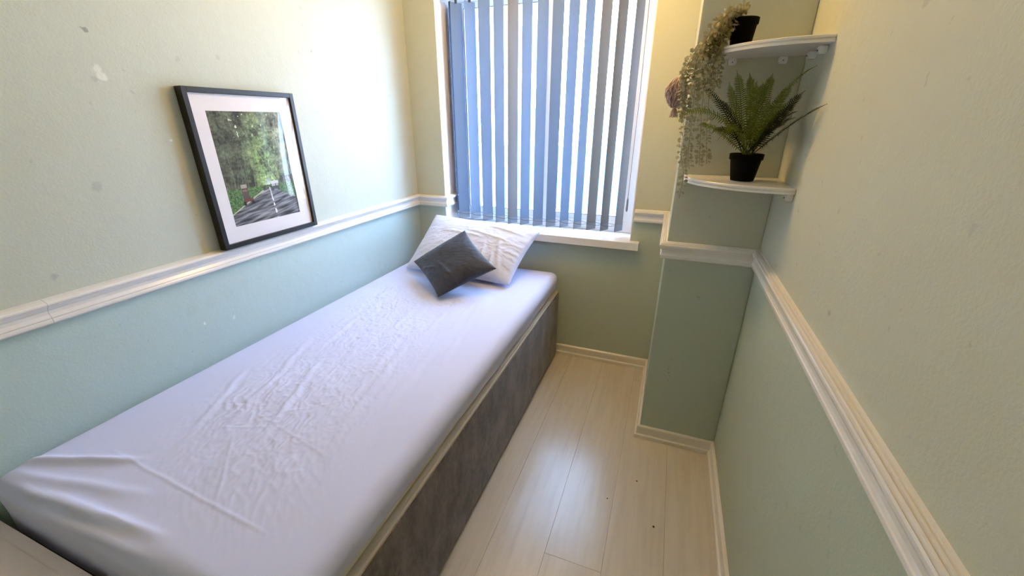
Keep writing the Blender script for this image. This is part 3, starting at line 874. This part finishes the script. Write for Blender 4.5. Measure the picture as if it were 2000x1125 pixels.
# ------------------------------------------------------------------ trailing plant
TP = Vector((1.606, -.690, 1.567))
tp = empty('trailing_plant', TP, label='dusty green trailing plant in a black pot on the upper corner shelf', category='plant')
MB().lathe([(0, 0), (.027, 0), (.028, .003), (.0345, .056), (.038, .058), (.0388, .073), (.037, .074), (.034, .064), (0, .063)], (0, 0, 0), 36).build('pot', m_pot, tp, True)
MB().lathe([(0, .066), (.02, .067), (.034, .063)], (0, 0, 0), 18).build('soil', m_soil, tp, True)
VN = [[[1.587, -0.67, 1.647], [1.536, -0.69, 1.615], [1.497, -0.71, 1.547], [1.472, -0.72, 1.492], [1.48, -0.72, 1.42], [1.484, -0.72, 1.345], [1.488, -0.72, 1.267], [1.505, -0.72, 1.2], [1.503, -0.72, 1.122]],
      [[1.586, -0.682, 1.645], [1.547, -0.702, 1.625], [1.516, -0.722, 1.558], [1.5, -0.732, 1.476], [1.505, -0.732, 1.375], [1.508, -0.732, 1.284], [1.519, -0.732, 1.221]],
      [[1.591, -0.694, 1.649], [1.545, -0.714, 1.591], [1.527, -0.734, 1.53], [1.526, -0.744, 1.419], [1.537, -0.744, 1.316], [1.547, -0.744, 1.236]],
      [[1.59, -0.706, 1.644], [1.557, -0.726, 1.595], [1.54, -0.746, 1.528], [1.542, -0.756, 1.432], [1.552, -0.756, 1.331], [1.567, -0.756, 1.241]],
      [[1.585, -0.67, 1.657], [1.552, -0.69, 1.64], [1.518, -0.71, 1.593], [1.478, -0.72, 1.547], [1.463, -0.72, 1.492], [1.466, -0.72, 1.435], [1.478, -0.72, 1.375]],
      [[1.586, -0.682, 1.645], [1.566, -0.702, 1.598], [1.555, -0.722, 1.53], [1.56, -0.732, 1.461]],
      [[1.584, -0.694, 1.65], [1.548, -0.714, 1.617], [1.505, -0.734, 1.577], [1.491, -0.744, 1.517], [1.497, -0.744, 1.447]],
      [[1.588, -0.706, 1.653], [1.561, -0.726, 1.647], [1.53, -0.746, 1.625], [1.51, -0.756, 1.58], [1.51, -0.756, 1.515], [1.525, -0.756, 1.46]],
      [[1.593, -0.67, 1.653], [1.562, -0.69, 1.611], [1.543, -0.71, 1.565], [1.534, -0.72, 1.517], [1.548, -0.72, 1.469]],
      [[1.597, -0.682, 1.657], [1.569, -0.702, 1.655], [1.546, -0.722, 1.622], [1.531, -0.732, 1.563], [1.517, -0.732, 1.53]],
      [[1.597, -0.694, 1.651], [1.597, -0.70, 1.664], [1.593, -0.714, 1.672]],
      [[1.596, -0.706, 1.649], [1.566, -0.726, 1.655], [1.551, -0.746, 1.642]],
      [[1.593, -0.67, 1.653], [1.568, -0.69, 1.626], [1.559, -0.71, 1.591], [1.557, -0.72, 1.559]],
      [[1.59, -0.675, 1.653], [1.558, -0.70, 1.618], [1.533, -0.72, 1.578], [1.512, -0.735, 1.54]],
      [[1.592, -0.70, 1.652], [1.56, -0.715, 1.63], [1.535, -0.73, 1.60], [1.52, -0.74, 1.56]]]
def catmull(P, n):
    P = [Vector(p) for p in P]; Q = [P[0]*2-P[1]]+P+[P[-1]*2-P[-2]]; out = []
    for i in range(1, len(Q)-2):
        for k in range(n):
            t = k/n
            out.append(.5*((2*Q[i])+(Q[i+1]-Q[i-1])*t+(2*Q[i-1]-5*Q[i]+4*Q[i+1]-Q[i+2])*t*t+(3*Q[i]-Q[i-1]-3*Q[i+1]+Q[i+2])*t**3))
    out.append(P[-1]); return out
rv = random.Random(21)
for vi, v in enumerate(VN):
    pts = [p-TP for p in catmull(v, 8)]
    st_ = MB().tube(pts, .0009, 4).build('vine', m_stem, tp)
    L = sum((a-b).length for a, b in zip(pts[:-1], pts[1:]))
    m = MB()
    nl = int(L/.0028)+3
    for i in range(nl):
        t = (i+.5)/nl*(len(pts)-1); k = int(t); f = t-k
        p = pts[k].lerp(pts[min(k+1, len(pts)-1)], f)
        along = i/nl
        if v[-1][2] < 1.30 and along > .55 and rv.random() < .25: continue
        tg = (pts[min(k+1, len(pts)-1)]-pts[max(k-1, 0)]).normalized()
        a = i*2.4+rv.uniform(-.5, .5)
        o1 = tg.orthogonal().normalized(); o2 = tg.cross(o1)
        d = (o1*math.cos(a)+o2*math.sin(a)+tg*rv.uniform(-.1, .5)).normalized()
        if (p+TP+d*.016).y > YC-.01 and (p+TP+d*.016).x > XC: continue
        s_ = rv.uniform(.0105, .0170)*(1.1 if along < .6 else .95)
        nn = (Vector((rv.uniform(-1, 1), rv.uniform(-1, .3), rv.uniform(-.2, 1)))); nn = (nn-d*nn.dot(d)).normalized()
        sd = d.cross(nn)
        q = p+d*.003
        w_ = s_*.42
        m.add([q, q+d*s_*.30+sd*w_*.8+nn*.0012, q+d*s_*.68+sd*w_+nn*.0012, q+d*s_, q+d*s_*.68-sd*w_+nn*.0012, q+d*s_*.30-sd*w_*.8+nn*.0012, q+d*s_*.5],
              [(0, 1, 6), (1, 2, 6), (2, 3, 6), (3, 4, 6), (4, 5, 6), (5, 0, 6)])
    m.build('foliage', m_vine, st_, kind='stuff')

# ------------------------------------------------------------------ mauve dried bundle hanging on the column's side
OC = Vector((1.447, -.56, 1.452))
orn = empty('dried_flower_ball', OC, label='mauve teardrop ball of dried stems hanging on the column edge behind the vines', category='ornament')
mo = MB()
ro = random.Random(3)
for k in range(90):
    az = ro.uniform(0, 2*math.pi); tw = ro.uniform(-1.6, 1.6)
    pts = []
    for i in range(13):
        t = i/12
        z = .050-.092*t
        r = (.036*math.sin(math.pi*(t*.9+.06))**.7)*ro.uniform(.80, 1.02)+.0045*math.sin(14*t+az*5)
        q = az+tw*t
        pts.append((r*math.cos(q), r*math.sin(q)*.95, z))
    mo.tube(pts, .0019, 5)
mo.build('woven_ball', m_mauve, orn, True)
tz = MB()
for k in range(16):
    q = k*2.4; r = .010
    tz.tube([(r*.4*math.cos(q), r*.4*math.sin(q), -.045), (r*math.cos(q), r*math.sin(q), -.060), (r*1.5*math.cos(q+.4), r*1.5*math.sin(q+.4), -.074)], [.002, .0026, .001], 5)
tz.build('tassel', m_mauve, orn)
MB().tube([(0, 0, .060), (.012, .005, .085), (.0415, .012, .10)], .0012, 5).build('cord', m_stem, orn)
MB().tube([(.030, .012, .10), (.0422, .012, .10)], .002, 6).build('nail', m_chain, orn)

# crumbs on the floor
for (x, y, s_, lab) in ((1.579, -1.066, .004, 'dark crumb on the floor nearest the right skirting board, largest of the three'),
                        (1.404, -1.003, .0028, 'dark crumb on the floor nearest the bed, smallest of the three'),
                        (1.505, -.876, .0032, 'dark crumb on the floor nearest the column, in the middle of the three')):
    MB().lathe([(0, 0), (s_*.8, 0), (s_, s_*.4), (s_*.5, s_*.8), (0, s_*.9)], (x, y, .0003), 7).build('crumb', m_soil, label=lab, category='crumb', group='crumbs on the floor')
